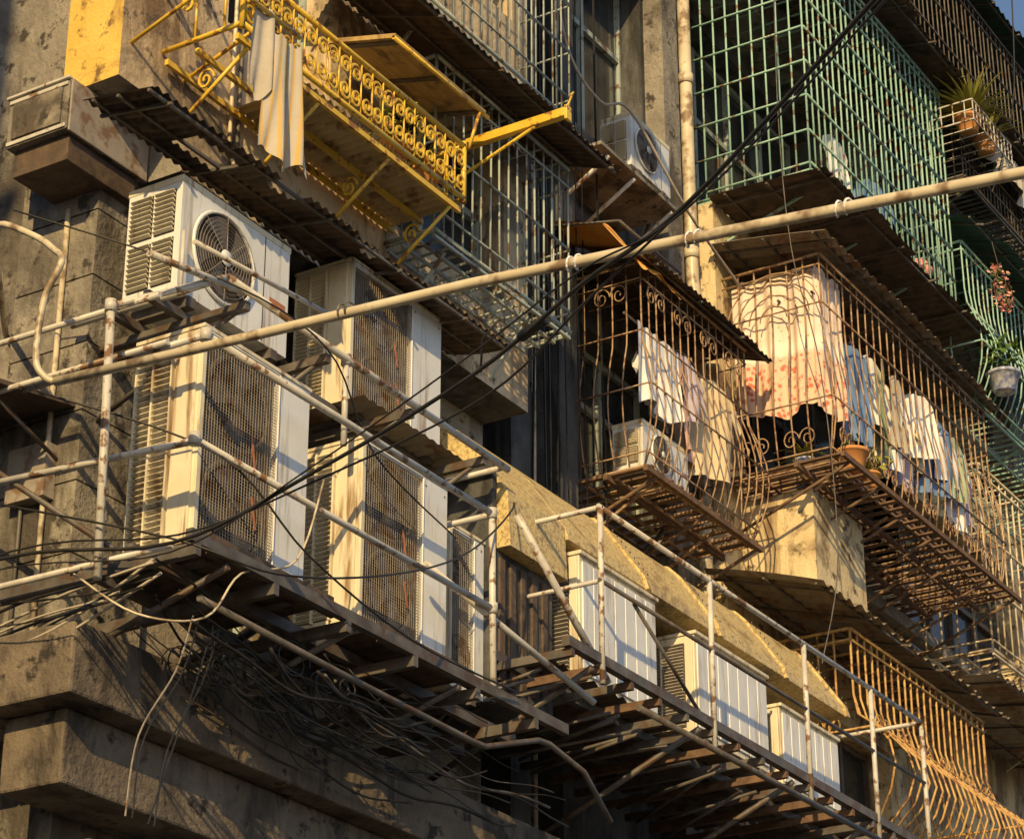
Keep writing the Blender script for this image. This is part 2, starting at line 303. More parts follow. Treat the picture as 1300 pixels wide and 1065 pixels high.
def ac_coil(x0,x1,y0,y1,z0,z1,split=0.70,fans=2,tag=True):
    b=B('air_conditioner_outdoor_unit',0.005)
    W=x1-x0;H=z1-z0; xs=x0+W*split
    b.box(xs,x1,y0,y1,z0,z1,WHITE)
    b.box(x0,xs-.002,y0+.04,y1,z0,z1,CREAM)
    b.box(x0,x0+.03,y0,y0+.039,z0,z1,CREAM)
    b.box(x0+.031,xs-.002,y0,y0+.039,z1-.025,z1,WHITE); b.box(x0+.031,xs-.002,y0,y0+.039,z0,z0+.025,WHITE)
    b.box(x0+.031,xs-.003,y0+.032,y0+.038,z0+.026,z1-.026,COIL)
    cx=(x0+.03+xs)/2; r=min((xs-x0)*.42,H*.22)
    for k in range(fans):
        cz=z0+H*(k+.5)/fans
        b.lathe((cx,y0+.031,cz),[(0.001,0),(r*.9,0)],DARK,28,'y')
        b.lathe((cx,y0+.03,cz),[(r*.9,0),(r*.93,.012),(r,.012),(r*1.02,0)],COIL,28,'y')
        for q in range(4):
            a0=q*math.pi/2+k
            b.surf(lambda u,v,a0=a0,cz=cz:(cx+r*(.15+.7*u)*math.cos(a0+v*.9),y0+.028-.008*v,cz+r*(.15+.7*u)*math.sin(a0+v*.9)),3,3,STEEL)
        b.lathe((cx,y0+.02,cz),[(0.001,.005),(r*.2,.003),(r*.22,0)],STEEL,14,'y')
    n=int((z1-z0-.06)/.017)
    for i in range(n+1):
        zz=z0+.026+(H-.052)*i/n; b.rod((x0+.03,y0+.008,zz),(xs,y0+.008,zz),.002,GRIL,4)
    n=int((xs-x0)/.022)
    for i in range(n+1):
        xx=x0+.032+(xs-x0-.034)*i/n; b.rod((xx,y0+.003,z0+.02),(xx,y0+.003,z1-.02),.0018,GRIL,4)
    b.rod((x0+.02,y0-.004,z1-.012),(xs,y0-.004,z1-.012),.006,WHITE,5); b.rod((xs,y0-.004,z0+.01),(xs,y0-.004,z1-.012),.006,WHITE,5)
    D=y1-y0
    louver(b,x0-.001,y0+D*.42,y1-.02,z0+.04,z1-.04,CREAM,34,COIL)
    for yy in (y0+D*.42,y0+D*.70,y1-.02): b.box(x0-.026,x0-.001,yy-.005,yy+.005,z0+.03,z1-.03,CREAM)
    b.box(x0-.012,x0-.0005,y0+.03,y0+D*.38,z0+.012,z1-.012,CREAM)
    b.box(x0-.008,x1+.008,y0-.008,y1+.008,z1+.001,z1+.02,CREAM)
    if tag:
        xx=x0+W*.45
        for (za,zb,dx) in ((.62,.46,.03),(.34,.20,.05)):
            b.obox((xx+dx,y0-.006,z0+H*(za+zb)/2),(.009,0,0),(0,.001,0),(-.02,0,H*(za-zb)/2),REDTAG)
    for zz in (z0+.05,z1-.05):
        for xx in (xs+.03,x1-.03): b.lathe((xx,y0-.001,zz),[(.001,.003),(.006,.002),(.007,0)],STEEL,8,'y')
    feet(b,x0,x1,y0,y1,z0); hose(b,x1,y0+.2,z0+.2,8.0,.4); b.done()
def ac_panel(x0,x1,y0,y1,z0,z1):
    b=B('air_conditioner_condenser_cabinet',0.005)
    b.box(x0,x1,y0,y1,z0,z1,CREAM)
    n=7
    for i in range(n):
        a=x0+.02+(x1-x0-.04)*i/n; c=x0+.02+(x1-x0-.04)*(i+1)/n
        b.box(a+.004,c-.004,y0-.012,y0-.001,z0+.04,z1-.04,WHITE)
    louver(b,x0-.002,y0+.07,y1-.03,z0+.05,z1-.05,FGR,26,DARK)
    for k in range(1,3):
        yy=y0+.07+(y1-y0-.1)*k/3; b.box(x0-.03,x0-.005,yy-.005,yy+.005,z0+.04,z1-.04,CREAM)
    b.box(x0-.016,x0-.001,y0+.01,y0+.065,z0+.01,z1-.01,CREAM)
    b.box(x0-.012,x1+.012,y0-.02,y1+.012,z1+.001,z1+.025,CREAM)
    feet(b,x0,x1,y0,y1,z0); b.done()
ac_fan(8.66,9.6,7.36,7.72,6.0,6.67)
ac_coil(8.47,9.35,7.0,7.42,4.45,5.6)
ac_coil(10.19,11.12,7.36,7.76,5.97,6.88,split=.66)
ac_coil(9.84,10.66,7.0,7.42,4.5,5.53)
ac_coil(10.92,11.28,7.15,7.5,4.5,5.45,tag=False)
ac_panel(12.12,13.08,7.0,7.66,4.86,5.65)
ac_panel(13.60,14.65,7.0,7.6,4.93,5.6)
ac_panel(14.95,15.9,7.05,7.6,4.93,5.5)
ac_fan(14.47,15.1,7.85,8.12,9.86,10.33,MID)
ac_fan(14.45,15.15,7.80,8.05,7.30,7.68,MID)

# ------------------------------------------------------------ racks
rk=B('air_conditioner_platform_rack')
def pr(p,q,r=.018,m=GALV,n=8,b=None): (b or rk).rod(p,q,r,m,n)
pr((8.24,6.8,5.40),(10.82,6.8,5.40),.02); pr((8.2,6.8,4.84),(10.82,6.8,4.84),.018)
pr((8.24,6.8,5.4),(8.24,7.95,5.4)); pr((8.22,6.8,4.84),(8.1,7.95,4.84))
pr((10.83,6.8,4.33),(10.81,6.8,5.42),.02); pr((8.05,7.2,4.17),(8.0,7.2,5.58),.022)
pr((10.82,6.8,5.4),(10.82,7.95,5.4)); pr((8.0,7.2,5.56),(8.6,6.98,5.93),.018)
for y in (6.8,7.15,7.5): rk.box(8.2,11.6,y-.02,y+.02,4.33,4.39,STEEL)
x=8.25
while x<11.6:
    rk.box(x-.02,x+.02,6.78,7.98,4.27,4.329,STEEL); x+=.6
rk.tube([(8.3,6.8,4.08),(9.4,6.8,4.05),(10.63,6.8,4.03),(10.75,6.8,4.035),(11.3,6.8,4.22),(11.42,6.8,4.23),(11.8,6.8,4.17),(12.1,6.8,3.95)],.017,STEEL,8)
for x in (8.5,9.5,10.5): rk.rod((x,6.8,4.3),(x,7.95,3.95),.018,STEEL)
for (a,c) in ((8.4,9.4),(9.8,10.7)):
    rk.surf(lambda u,v,a=a,c=c:(a+(c-a)*u,6.86+.66*v,4.41+.008*math.sin(u*60)),60,4,CORR)
    rk.box(a,c,6.84,6.858,4.34,4.45,CORR)
pr((8.02,7.0,5.80),(8.75,7.0,5.92),.018); pr((8.6,6.98,5.93),(11.3,7.0,5.90),.022)
pr((8.6,7.0,5.93),(8.6,8.0,5.93)); pr((11.26,7.0,5.9),(11.26,8.0,5.9)); pr((9.66,7.0,5.93),(9.66,7.0,5.42),.018)
pr((8.62,7.3,5.92),(8.62,7.3,6.3),.012); pr((8.35,7.0,6.02),(9.5,7.0,6.12),.014)
for y in (7.42,7.7): rk.box(8.5,11.3,y-.02,y+.02,5.89,5.935,STEEL)
for x in (8.8,9.5,10.3,11.05): rk.box(x-.02,x+.02,7.0,7.98,5.84,5.888,STEEL); rk.rod((x,7.05,5.86),(x,7.97,5.45),.016,STEEL)
rk.surf(lambda u,v:(10.1+1.1*u,7.2+.6*v,5.945+.006*math.sin(u*80)),60,3,CORG)
for (zz,xx) in ((5.62,8.12),(5.4,8.2),(4.3,8.15)): pr((xx,6.85 if zz<5 else 7.0,zz),(xx,9.6,zz+.02),.016,GALV)
for y in (8.4,9.3):
    for zz in (5.62,4.3): pr((8.12,y,zz),(8.76,y,zz),.016)
pr((8.1,8.9,5.6),(8.15,7.2,4.35),.016,STEEL)
pr((10.3,6.9,4.95),(11.75,6.7,4.55),.02)
for (x,y,z) in ((8.24,6.8,5.4),(10.81,6.8,5.4),(10.82,6.8,4.84),(8.0,7.2,5.56),(9.66,7.0,5.92),(8.2,6.8,4.84)):
    rk.lathe((x,y,z-.03),[(.0,0),(.03,0),(.03,.06),(.0,.06)],GALV,10)
rk.done()
rk2=B('condenser_platform_rack')
def p2(p,q,r=.016,m=GALV,n=8): rk2.rod(p,q,r,m,n)
p2((11.66,6.6,5.71),(16.42,6.6,5.71),.018); p2((11.66,6.6,5.25),(16.42,6.6,5.25),.014,STEEL)
for x in (11.68,13.06,14.42,15.5,16.4): p2((x,6.6,4.62),(x,6.6,5.72),.018)
p2((11.68,6.6,5.71),(11.68,7.95,5.71)); p2((16.4,6.6,5.71),(16.4,7.95,5.71)); p2((11.68,6.6,5.25),(11.68,7.95,5.25),.014)
p2((10.95,6.72,5.42),(11.78,6.62,4.66),.022,GALV); p2((12.1,6.62,5.25),(13.0,6.62,4.75),.012,STEEL)
for y in (6.62,7.1,7.55): rk2.box(11.3,16.5,y-.025,y+.025,4.74,4.80,STEEL)
x=11.35
while x<16.5:
    rk2.box(x-.018,x+.018,6.60,7.98,4.69,4.739,RUST if random.random()<.3 else STEEL); x+=.34
rk2.surf(lambda u,v:(11.5+4.8*u,6.9+.95*v,4.81+.012*math.sin(u*260)),420,3,CORR,mask=lambda u,v: (u*9)%1>.12)
for x in (11.6,12.9,14.2,15.4,16.3): rk2.rod((x,6.62,4.70),(x,7.97,4.1),.02,STEEL)
for i in range(16): 
    x=R(11.2,14.5); rk2.rod((x,R(6.6,6.9),R(4.58,4.66)),(x+R(-.3,.5),7.6,R(4.45,4.62)),.012,STEEL)
p2((12.1,6.6,4.6),(15.8,6.6,4.62),.02,STEEL)
rk2.done()

# ------------------------------------------------------------ duct
d=B('ventilation_duct',0.008)
def ductseg(x0,x1,zb=5.72,s=1.0,m=DUCT):
    prof=[(7.99,6.32),(7.52,6.32),(7.40,6.28),(7.32,6.20),(7.04,5.80),(7.02,zb),(7.99,zb)]
    vs=[];n=len(prof)
    for x in (x0,x1):
        for (y,z) in prof: vs.append((x,7.99-(7.99-y)*s,6.0+(z-6.0)*s))
    fs=[(i,(i+1)%n,(i+1)%n+n,i+n) for i in range(n)]+[tuple(range(n))[::-1],tuple(range(n,2*n))]
    d.add(vs,fs,m)
ductseg(11.36,12.02,5.45)
for i in range(4): 
    a=12.03+i*1.0
    ductseg(a,a+.98); ductseg(a+.965,a+1.01,5.72,1.025)
    for k in range(9):
        t=(k+.5)/9; d.lathe((a+.987,7.03+(7.31-7.03)*t-.030,5.80+.40*t),[(.001,.006),(.008,.004),(.009,0)],STEEL,8,'y')
d.box(11.34,12.0,7.12,7.98,4.6,5.448,CONCD)
for i in range(5): d.box(11.38+i*.12,11.44+i*.12,7.10,7.119,4.65,5.4,CORR)
d.box(11.29,11.335,7.1,7.98,4.5,6.0,CONCD)
d.done()

# ------------------------------------------------------------ corrugated awnings
def corr(name,x0,x1,yb,zb,yf,zf,m,pitch=.075,amp=.012,ragged=.05,hole=None):
    b=B(name); nx=int((x1-x0)/pitch*6)
    rag=[R(-ragged,ragged) for _ in range(400)]; tl=[R(-.012,.012) for _ in range(400)]
    def fn(u,v):
        x=x0+(x1-x0)*u; k=int(u*(x1-x0)/.6)
        vv=v*(1+rag[k%400])
        return (x,yb+(yf-yb)*vv,zb+(zf-zb)*vv+amp*math.sin(2*math.pi*x/pitch)-.02*math.sin(math.pi*v)*math.sin(x*2.3)+tl[k%400]*v)
    b.surf(fn,nx,8,m,True,hole)
    x=x0+.15
    while x<x1:
        b.rod((x,yb,zb-.03),(x,yf,zf-.03),.012,STEEL,4); x+=.7
    for t in (.15,.5,.93): b.rod((x0,yb+(yf-yb)*t,zb+(zf-zb)*t-.022),(x1,yb+(yf-yb)*t,zb+(zf-zb)*t-.022),.012,STEEL,4)
    return b.done()
corr('corrugated_awning',8.15,11.6,7.64,6.96,7.16,6.88,CORR,hole=lambda u,v: not((abs(u-.2)<.05 and .35<v<.8) or (abs(u-.35)<.035 and v>.8) or (abs(u-.6)<.02 and v>.7)))
corr('corrugated_awning',9.7,12.75,7.64,8.90,7.0,8.66,CORR)
corr('corrugated_awning',14.15,16.25,MID,9.12,7.55,8.85,CORR)
corr('corrugated_awning',16.15,20.1,BAY,10.02,7.05,9.86,CORG,pitch=.16,amp=.02)
corr('corrugated_awning',16.2,19.75,BAY,10.50,6.98,10.46,CORR,pitch=.12,amp=.01)
corr('corrugated_awning',15.9,19.8,BAY,7.05,7.08,6.75,CORG,pitch=.16,amp=.02)
corr('corrugated_awning',16.5,22.5,BAY,13.35,6.9,13.1,CORR,pitch=.14,amp=.02)
corr('green_canopy',19.45,24,BAY,11.95,6.9,11.55,CGRN,pitch=.1)
corr('green_canopy',18.2,28,BAY,15.25,7.1,15.02,CGRN,pitch=.14,amp=.02)
corr('corrugated_awning',9.0,13.0,7.64,11.6,6.9,11.2,CORR)
corr('corrugated_awning',19.4,23,BAY,7.2,7.0,7.05,CORG,pitch=.16,amp=.02)
b=B('small_lean_to_board'); b.obox((8.38,8.5,5.46),(.36,0,.06),(0,.5,0),(-.002,0,.012),CORR); b.rod((8.1,8.1,5.42),(8.74,8.1,5.2),.012,STEEL); b.rod((8.1,8.9,5.42),(8.74,8.9,5.2),.012,STEEL); b.done()

b=B('orange_cloth_awning')
b.surf(lambda u,v:(13.8+.95*u,8.2-.6*v,9.14-.2*v+.03*math.sin(u*12)-(.16*(v-.75)/.25 if v>.75 else 0)-.03*abs(math.sin(u*14))*(v>.85)),40,16,ORAN)
b.rod((13.8,7.6,8.96),(14.75,7.6,8.96),.012,STEEL); b.rod((13.8,7.6,8.96),(13.8,8.25,9.1),.01,STEEL); b.rod((14.75,7.6,8.96),(14.75,8.4,9.1),.01,STEEL); b.done()

# ------------------------------------------------------------ cages
def cage(name,x0,x1,yf,yb,z0,z1,m,sp=.11,r=.007,hz=(),belly=0.0,floor=True,top=True,left=True,right=True,scroll=False,frame=.014):
    b=B(name)
    H=z1-z0
    def off(t):
        if belly==0: return 0
        return belly*math.sin(math.pi*min(1,max(0,(0.62-t)/.62)))
    T=[i/10 for i in range(11)] if belly else [0,.5,1]
    n=max(2,round((x1-x0)/sp))
    for i in range(n+1):
        x=x0+(x1-x0)*i/n+R(-.008,.008); j=R(-.012,.012)
        b.tube([(x+j*t+(R(-.004,.004) if 0<t<1 else 0),yf-off(t),z0+H*t) for t in T],r,m,5)
    ny=max(2,round((yb-yf)/sp))
    for side,x,s in ((left,x0,-1),(right,x1,1)):
        if not side: continue
        for i in range(ny+1):
            y=yf+(yb-yf)*i/ny
            b.tube([(x+s*off(t)*.8,y+(-off(t) if i==0 else 0),z0+H*t) for t in T],r,m,5)
    for z in list(hz)+[0,1]:
        zz=z0+H*z; o=off(z); e=R(-.008,.008)
        rr=frame if z in (0,1) else r*1.1
        b.rod((x0-o*.8,yf-o-.009,zz),(x1+o*.8,yf-o-.009,zz+e),rr,m,6)
        if left: b.rod((x0-o*.8-.009,yf-o,zz),(x0-o*.8-.009,yb,zz),rr,m,6)
        if right: b.rod((x1+o*.8+.009,yf-o,zz),(x1+o*.8+.009,yb,zz),rr,m,6)
    if floor:
        for i in range(n+1):
            x=x0+(x1-x0)*i/n; b.rod((x,yf,z0-.02),(x,yb,z0-.02),r*1.2,m,4)
        for i in range(4):
            y=yf+(yb-yf)*i/3; b.rod((x0,y,z0-.04),(x1,y,z0-.04),frame,m,4)
        for k in range(int((x1-x0)/1.0)+1):
            x=x0+.2+k*1.0
            if x<x1: b.rod((x,yf+.05,z0-.05),(x,yb,z0-.42),.014,m,4)
    if top:
        for i in range(0,n+1,2):
            x=x0+(x1-x0)*i/n; b.rod((x,yf,z1),(x,yb,z1),r,m,4)
    if scroll:
        k=int((x1-x0)/.42)
        for i in range(k):
            cx=x0+.21+i*.42
            for zc in scroll:
                for dr in (1,-1): spiral(b,cx,yf-.014-off((zc-z0)/H),zc,.075,dr,m,r*.8)
        if left:
            yy=yf+.25
            while yy<yb-.1:
                for zc in scroll:
                    for dr in (1,-1): spiral(b,x0-.014,yy,zc,.075,dr,m,r*.8,'y')
                yy+=.4
    return b
def spiral(b,cx,y,cz,s,dr,m,r=.006,pl='x',n=22,turns=1.6):
    pts=[]
    for i in range(n):
        t=i/(n-1); a=t*turns*2*math.pi; rr=s*(1-t*.85)
        u=dr*(s-rr*math.cos(a)*1.0); w=rr*math.sin(a)*1.2
        pts.append((cx+u,y,cz+w) if pl=='x' else (cx,y+u,cz+w))
    b.tube(pts,r,m,4)
cage('grey_window_cage',10.93,12.55,7.3,7.65,7.42,8.66,GREY,sp=.105,r=.008,hz=(.12,.5,.88)).done()
cage('grey_window_cage',10.6,12.5,7.25,7.65,8.98,10.9,GREY,sp=.11,r=.007,hz=(.1,.3,.5,.7,.9)).done()
cage('rusty_window_cage',14.25,15.95,7.68,MID,7.2,8.85,RUSTL,sp=.125,r=.0065,hz=(.06,.36,.66,.92),belly=.12,scroll=(8.62,)).done()
b=cage('rusty_window_cage',16.42,19.95,7.2,BAY,7.97,9.80,RUSTL,sp=.145,r=.0075,hz=(.05,.28,.76,.95),belly=.08,scroll=(8.2,))
for k in range(4):
    w=.12+.1*k
    b.tube([(16.40,7.62+w*math.cos(t*math.pi/12),9.3+.42*math.sin(t*math.pi/12)*(w/.42)) for t in range(13)],.006,RUSTL,4)
b.done()
cage('green_window_cage',16.36,19.5,7.2,MID,10.56,13.0,GREEN,sp=.12,r=.0095,hz=(.03,.16,.30,.44,.58,.72,.86,.97)).done()
cage('sunlit_rusty_window_cage',16.7,19.4,7.25,BAY,4.9,6.66,RUSTLIT,sp=.13,r=.010,hz=(.05,.5,.95),belly=.46,scroll=(5.9,)).done()
cage('green_window_cage',19.75,23.4,7.2,BAY,9.85,11.5,GREEN,sp=.12,r=.009,hz=(.05,.3,.5,.95),belly=.18).done()
cage('cream_window_cage',19.95,23,7.3,BAY,7.5,9.3,PVC,sp=.17,r=.010,hz=(.05,.35,.62,.95)).done()
cage('dark_window_cage',20.0,24,7.2,BAY,12.35,13.0,STEEL,sp=.09,r=.008,hz=(.3,.6,.9)).done()
cage('dark_window_cage',17.5,25,7.3,BAY,13.5,14.9,STEEL,sp=.12,r=.008,hz=(.3,.6,.9)).done()  # added with the opening behind it, to darken this stretch of wall

b=B('slatted_window_shelf')
for i in range(24):
    x=16.25+i*.155; b.box(x,x+.05,7.0,BAY-.02,7.915,7.93,RUST)
for y in (7.0,7.4,7.85): b.box(16.2,19.95,y-.015,y+.015,7.87,7.912,RUST)
for k in range(7):
    x=16.35+k*.58; b.rod((x,7.02,7.87),(x,BAY,7.45),.014,RUST,5)
b.done()
b=B('slatted_window_shelf')
for i in range(12):
    x=14.2+i*.15; b.box(x,x+.04,7.6,MID-.02,7.165,7.18,RUST)
for y in (7.62,7.95): b.box(14.15,15.98,y-.018,y+.018,7.12,7.162,RUST)
for x in (14.3,15.1,15.9): b.rod((x,7.62,7.12),(x,MID,6.8),.015,RUST,5)
b.done()
b=B('air_conditioner_shelf')
b.box(13.95,15.2,7.82,MID-.02,9.76,9.79,CONC)
for x in (14.1,14.5,15.1): b.rod((x,7.84,9.74),(x,MID,9.4),.018,GALV,5)
b.done()

# ------------------------------------------------------------ yellow ornate balcony
b=B('ornate_yellow_balcony')
x0,x1,yf,yw=8.75,10.95,7.1,7.64
b.rod((x0,yf,7.95),(x1,yf,7.95),.018,YEL,6); b.rod((x0,yf,7.58),(x1,yf,7.58),.018,YEL,6)
for x in (x0,x1): b.rod((x,yf,7.95),(x,yw,7.95),.016,YEL,6); b.rod((x,yf,7.58),(x,yw,7.58),.016,YEL,6); b.rod((x,yf,7.55),(x,yf,7.98),.018,YEL,6)
x=x0+.12
while x<x1-.05:
    s_=R(.05,.058)
    for dr in (1,-1):
        spiral(b,x,yf-.004,7.84,s_,dr,YEL,.009); spiral(b,x,yf-.004,7.68,-s_,dr,YEL,.008)
    b.rod((x,yf,7.58),(x,yf,7.95),.007,YEL,5); b.rod((x+.11,yf,7.58),(x+.11,yf,7.95),.006,YEL,5)
    x+=.22
yy=yf+.12
while yy<yw-.05:
    for xx in (x0,x1): spiral(b,xx,yy,7.84,.055,1,YEL,.011,'y'); b.rod((xx,yy,7.58),(xx,yy,7.95),.008,YEL,5)
    yy+=.2
b.surf(lambda u,v:(x0+.15+(x1-x0-.15)*u,yf+.02+(yw-yf-.04)*v,7.545+.014*math.sin(u*2*math.pi*30)),240,3,YFLR,mask=lambda u,v: u>.22)
for y in (yf+.03,7.4,yw-.03): b.box(x0,x1,y-.012,y+.012,7.49,7.525,YEL)
for x in (x0+.1,9.5,10.2,x1-.1): b.rod((x,yf+.03,7.49),(x,yw,7.1),.012,YEL,6); spiral(b,x,7.35,7.38,.06,1,YEL,.008,'y')
b.done()
b=B('yellow_awning_frame')
for x in (8.5,8.95): b.rod((x,7.05,7.72),(x,7.66,8.3),.014,YEL,6); b.rod((x,7.05,7.72),(x,7.66,7.5),.012,YEL,6)
b.rod((8.3,7.05,7.72),(9.2,7.05,7.72),.014,YEL,6); b.rod((8.3,7.35,8.0),(9.2,7.35,8.0),.012,YEL,6); b.done()
b=B('propped_board'); b.obox((10.6,7.3,8.32),(.5,0,.0),(0,.26,.07),(0,-.004,.014),WOOD)
for xx in (10.15,10.6,11.05): b.obox((xx,7.3,8.302),(.02,0,.0),(0,.25,.067),(0,-.002,.008),STEEL)
b.rod((10.1,7.05,8.24),(11.15,7.05,8.24),.014,YEL,5); b.rod((11.05,7.05,8.24),(11.0,7.1,7.95),.012,YEL,5); b.done()
b=B('yellow_bracket_beam',0.004); b.box(11.28,11.33,6.58,7.64,8.18,8.24,YEL); b.box(11.275,11.335,6.56,6.579,8.15,8.25,YEL)
b.rod((11.3,6.8,8.18),(11.3,7.6,7.9),.012,YEL,6)
b.tube([(11.34,6.62,8.24),(11.37,6.6,8.32),(11.36,6.56,8.38),(11.31,6.55,8.33)],.008,YEL,5); b.done()

# ------------------------------------------------------------ hood at upper-left corner
b=B('window_air_conditioner_hood',0.006)
b.box(8.3,8.95,7.88,8.3,6.94,7.24,CONC); b.box(8.285,8.299,7.92,8.26,6.98,7.20,PLGR)
b.box(8.28,8.31,7.87,8.31,7.241,7.258,GALV); b.box(8.31,8.95,7.865,7.879,6.93,7.25,GRIL)
for zz in (6.96,7.22): b.box(8.29,8.298,7.885,8.295,zz-.012,zz+.012,GALV)
b.box(8.35,8.9,7.9,8.28,6.78,6.938,CORR); b.done()

# ------------------------------------------------------------ drain pipes
b=B('drain_pipe')
b.tube([(16.12,8.2,16),(16.12,8.2,9.7),(16.14,8.18,9.5),(16.14,8.18,-1.6)],.055,PVC,12)
for z in (9.9,11.6,13.3,8.1,6.4): b.tube([(16.12,8.2,z),(16.12,8.2,z+.09)],.068,PVC,12)
b.done()
for (x,y,r,m) in ((13.6,8.3,.03,STEEL),(13.75,8.3,.018,PVC),(12.85,8.3,.04,CONCD)):
    b=B('drain_pipe'); b.tube([(x,y,17),(x,y,-1.6)],r,m,8)
    for k in range(8): b.box(x-r-.02,x+r+.02,y,MID-.001,3+k*1.6,3.04+k*1.6,STEEL)
    b.done()
b=B('wall_conduit')
for (x,m) in ((9.35,PVC),(9.42,STEEL)): b.tube([(x,7.63,17),(x,7.63,7.3),(x+.05,7.62,7.15),(x+.05,7.62,7.0)],.013,m,6)
b.tube([(8.66,8.15,3.9),(8.66,8.15,6.7)],.016,PVC,6); b.tube([(8.66,8.3,3.9),(8.66,8.3,5.5),(8.66,8.6,5.6),(8.73,9.6,5.6)],.012,STEEL,6)
b.box(8.6,8.68,8.1,8.36,5.0,5.3,GRIL); b.done()

# ------------------------------------------------------------ laundry pole
b=B('laundry_pole')
b.tube([(7.76,7.29,5.08),(7.77,6.2,5.02),(7.76,5,4.95),(7.75,3.8,4.84),(7.76,2.56,4.73),(7.77,1.9,4.66)],.024,PVC,12)
for y in (3.25,4.45,5.6,3.9): b.tube([(7.76+.03*math.cos(a),y+.006*a,4.78+(y-3)*.085+.03*math.sin(a)) for a in [i*.6 for i in range(24)]],.005,FW if y<5 else STEEL,4)
b.tube(smooth([(7.76,7.29,5.08),(7.73,7.33,5.10),(7.70,7.37,5.2),(7.69,7.34,5.5),(7.70,7.26,5.68),(7.72,7.34,5.78),(7.72,7.47,5.89),(7.74,7.73,6.04),(8.0,8.0,6.1),(8.74,8.6,6.1)],5),.017,PVC,8)
b.done()

# ------------------------------------------------------------ cables
def sag(p,q,s,n=18,w=.01):
    p=Vector(p);q=Vector(q)
    ph=R(0,6)
    return [p.lerp(q,i/n)+Vector((w*math.sin(i*.9+ph),w*math.cos(i*.7+ph),-s*4*(i/n)*(1-i/n)+w*math.sin(i*1.3+ph))) for i in range(n+1)]
base=[(5.2,1.2,4.5),(5.9,2.35,4.33),(6.6,3.37,4.27),(6.89,3.95,4.26),(7.26,4.65,4.23),(7.66,5.7,4.21),(7.96,6.69,4.21),(7.85,7.63,4.29),(8.3,9.5,4.4)]
for k,(o,r) in enumerate((((0,0,0),.009),((.05,0,.07),.005),((-.02,.0,-.07),.004))):
    b=B('overhead_cable'); b.tube(smooth([(p[0]+o[0]*(1+.5*math.sin(i*2)),p[1],p[2]+o[2]*math.sin(i*1.1+.5)) for i,p in enumerate(base)]),r,BLACK,7)
    if k==0:
        b.tube([(7.05,4.2,4.255),(7.12,4.35,4.25)],.022,BLACK,8); b.tube([(7.26,4.62,4.23),(7.24,4.6,4.36),(7.2,4.5,4.4)],.005,BLACK,5)
    b.done()
b=B('cable_tangle')
for i in range(44):
    xa=R(8.1,9.9); xb=xa+R(.6,2.6); y=R(6.85,7.42); z=R(3.9,4.28)
    b.tube(smooth(sag((xa,y,z),(xb,y+R(-.1,.25),z+R(-.12,.08)),R(.02,.16),10,.02),3),R(.003,.009),BLACK if random.random()<.85 else STEEL,5)
for i in range(20):
    cx=R(8.7,10.0); cz=R(3.95,4.15); rr=R(.05,.14); y=R(6.9,7.4)
    b.tube([(cx+rr*math.cos(t*.5+i),y+.01*t*.3,cz+rr*.7*math.sin(t*.5+i)) for t in range(20)],.004,BLACK,4)
for i in range(10):
    b.tube(smooth(sag((8.15,6.9+R(0,.4),4.2+R(-.1,.1)),(8.4,9.5,4.15+R(-.1,.3)),R(.02,.2),8,.03),3),R(.004,.009),BLACK if i%2 else FGR,5)
for i in range(4):
    x=8.6+R(-.1,.15); b.tube(smooth([(x,7.0,4.1),(x-.1,7.0,3.8),(x-.3-R(0,.1),6.95,3.4),(x-.5,6.9,3.0)]),.004,BLACK if i else GRIL,4)
b.done()
b=B('hanging_wires')
for i in range(8):
    x=13.3+R(-.3,1.0); b.tube(smooth(sag((x,8.05,16),(x+R(-.1,.1),8.05,5.5),.02,14,.03),2),R(.004,.010),BLACK,4)
b.tube(smooth([(13.2,7.9,12.6),(13.35,7.9,11.4),(13.5,7.85,10.4),(13.9,7.8,10.1),(14.3,7.75,10.2),(15.1,7.7,9.7),(16.2,7.8,9.55)]),.012,FGR,5)
b.tube(smooth([(16.1,7.3,13),(16.0,7.3,11),(15.9,7.2,9.6),(16.1,7.1,8.6),(16.0,7.0,7.0),(15.6,7.0,6)]),.005,STEEL,5)
b.tube(smooth([(8.0,7.9,6.3),(8.5,7.0,5.9),(9.2,6.8,5.75),(9.8,6.9,5.4),(10.6,6.9,5.2)]),.005,BLACK,5)
b.tube(smooth([(8.0,7.6,5.2),(8.5,6.9,4.9),(9.0,6.7,4.5),(9.9,6.7,4.35),(11,6.75,4.4)]),.006,BLACK,5)
b.tube(smooth([(7.9,7.7,4.6),(8.1,6.8,4.3),(8.5,6.5,4.2),(9.4,6.5,4.5),(10.4,6.7,5.0),(11.2,6.9,5.6),(12.2,7.6,6.2)]),.006,BLACK,5)
b.tube(smooth([(8.0,7.3,4.2),(8.1,7.0,3.98),(8.35,6.8,4.0),(8.6,6.8,4.3),(9.0,6.78,4.5),(9.2,6.78,5.0)]),.006,PVC,5)
b.tube(smooth([(21.5,7,16),(21.2,7,14),(20.6,7.0,12.8),(20.2,7.0,12.2)]),.008,BLACK,5)
b.done()

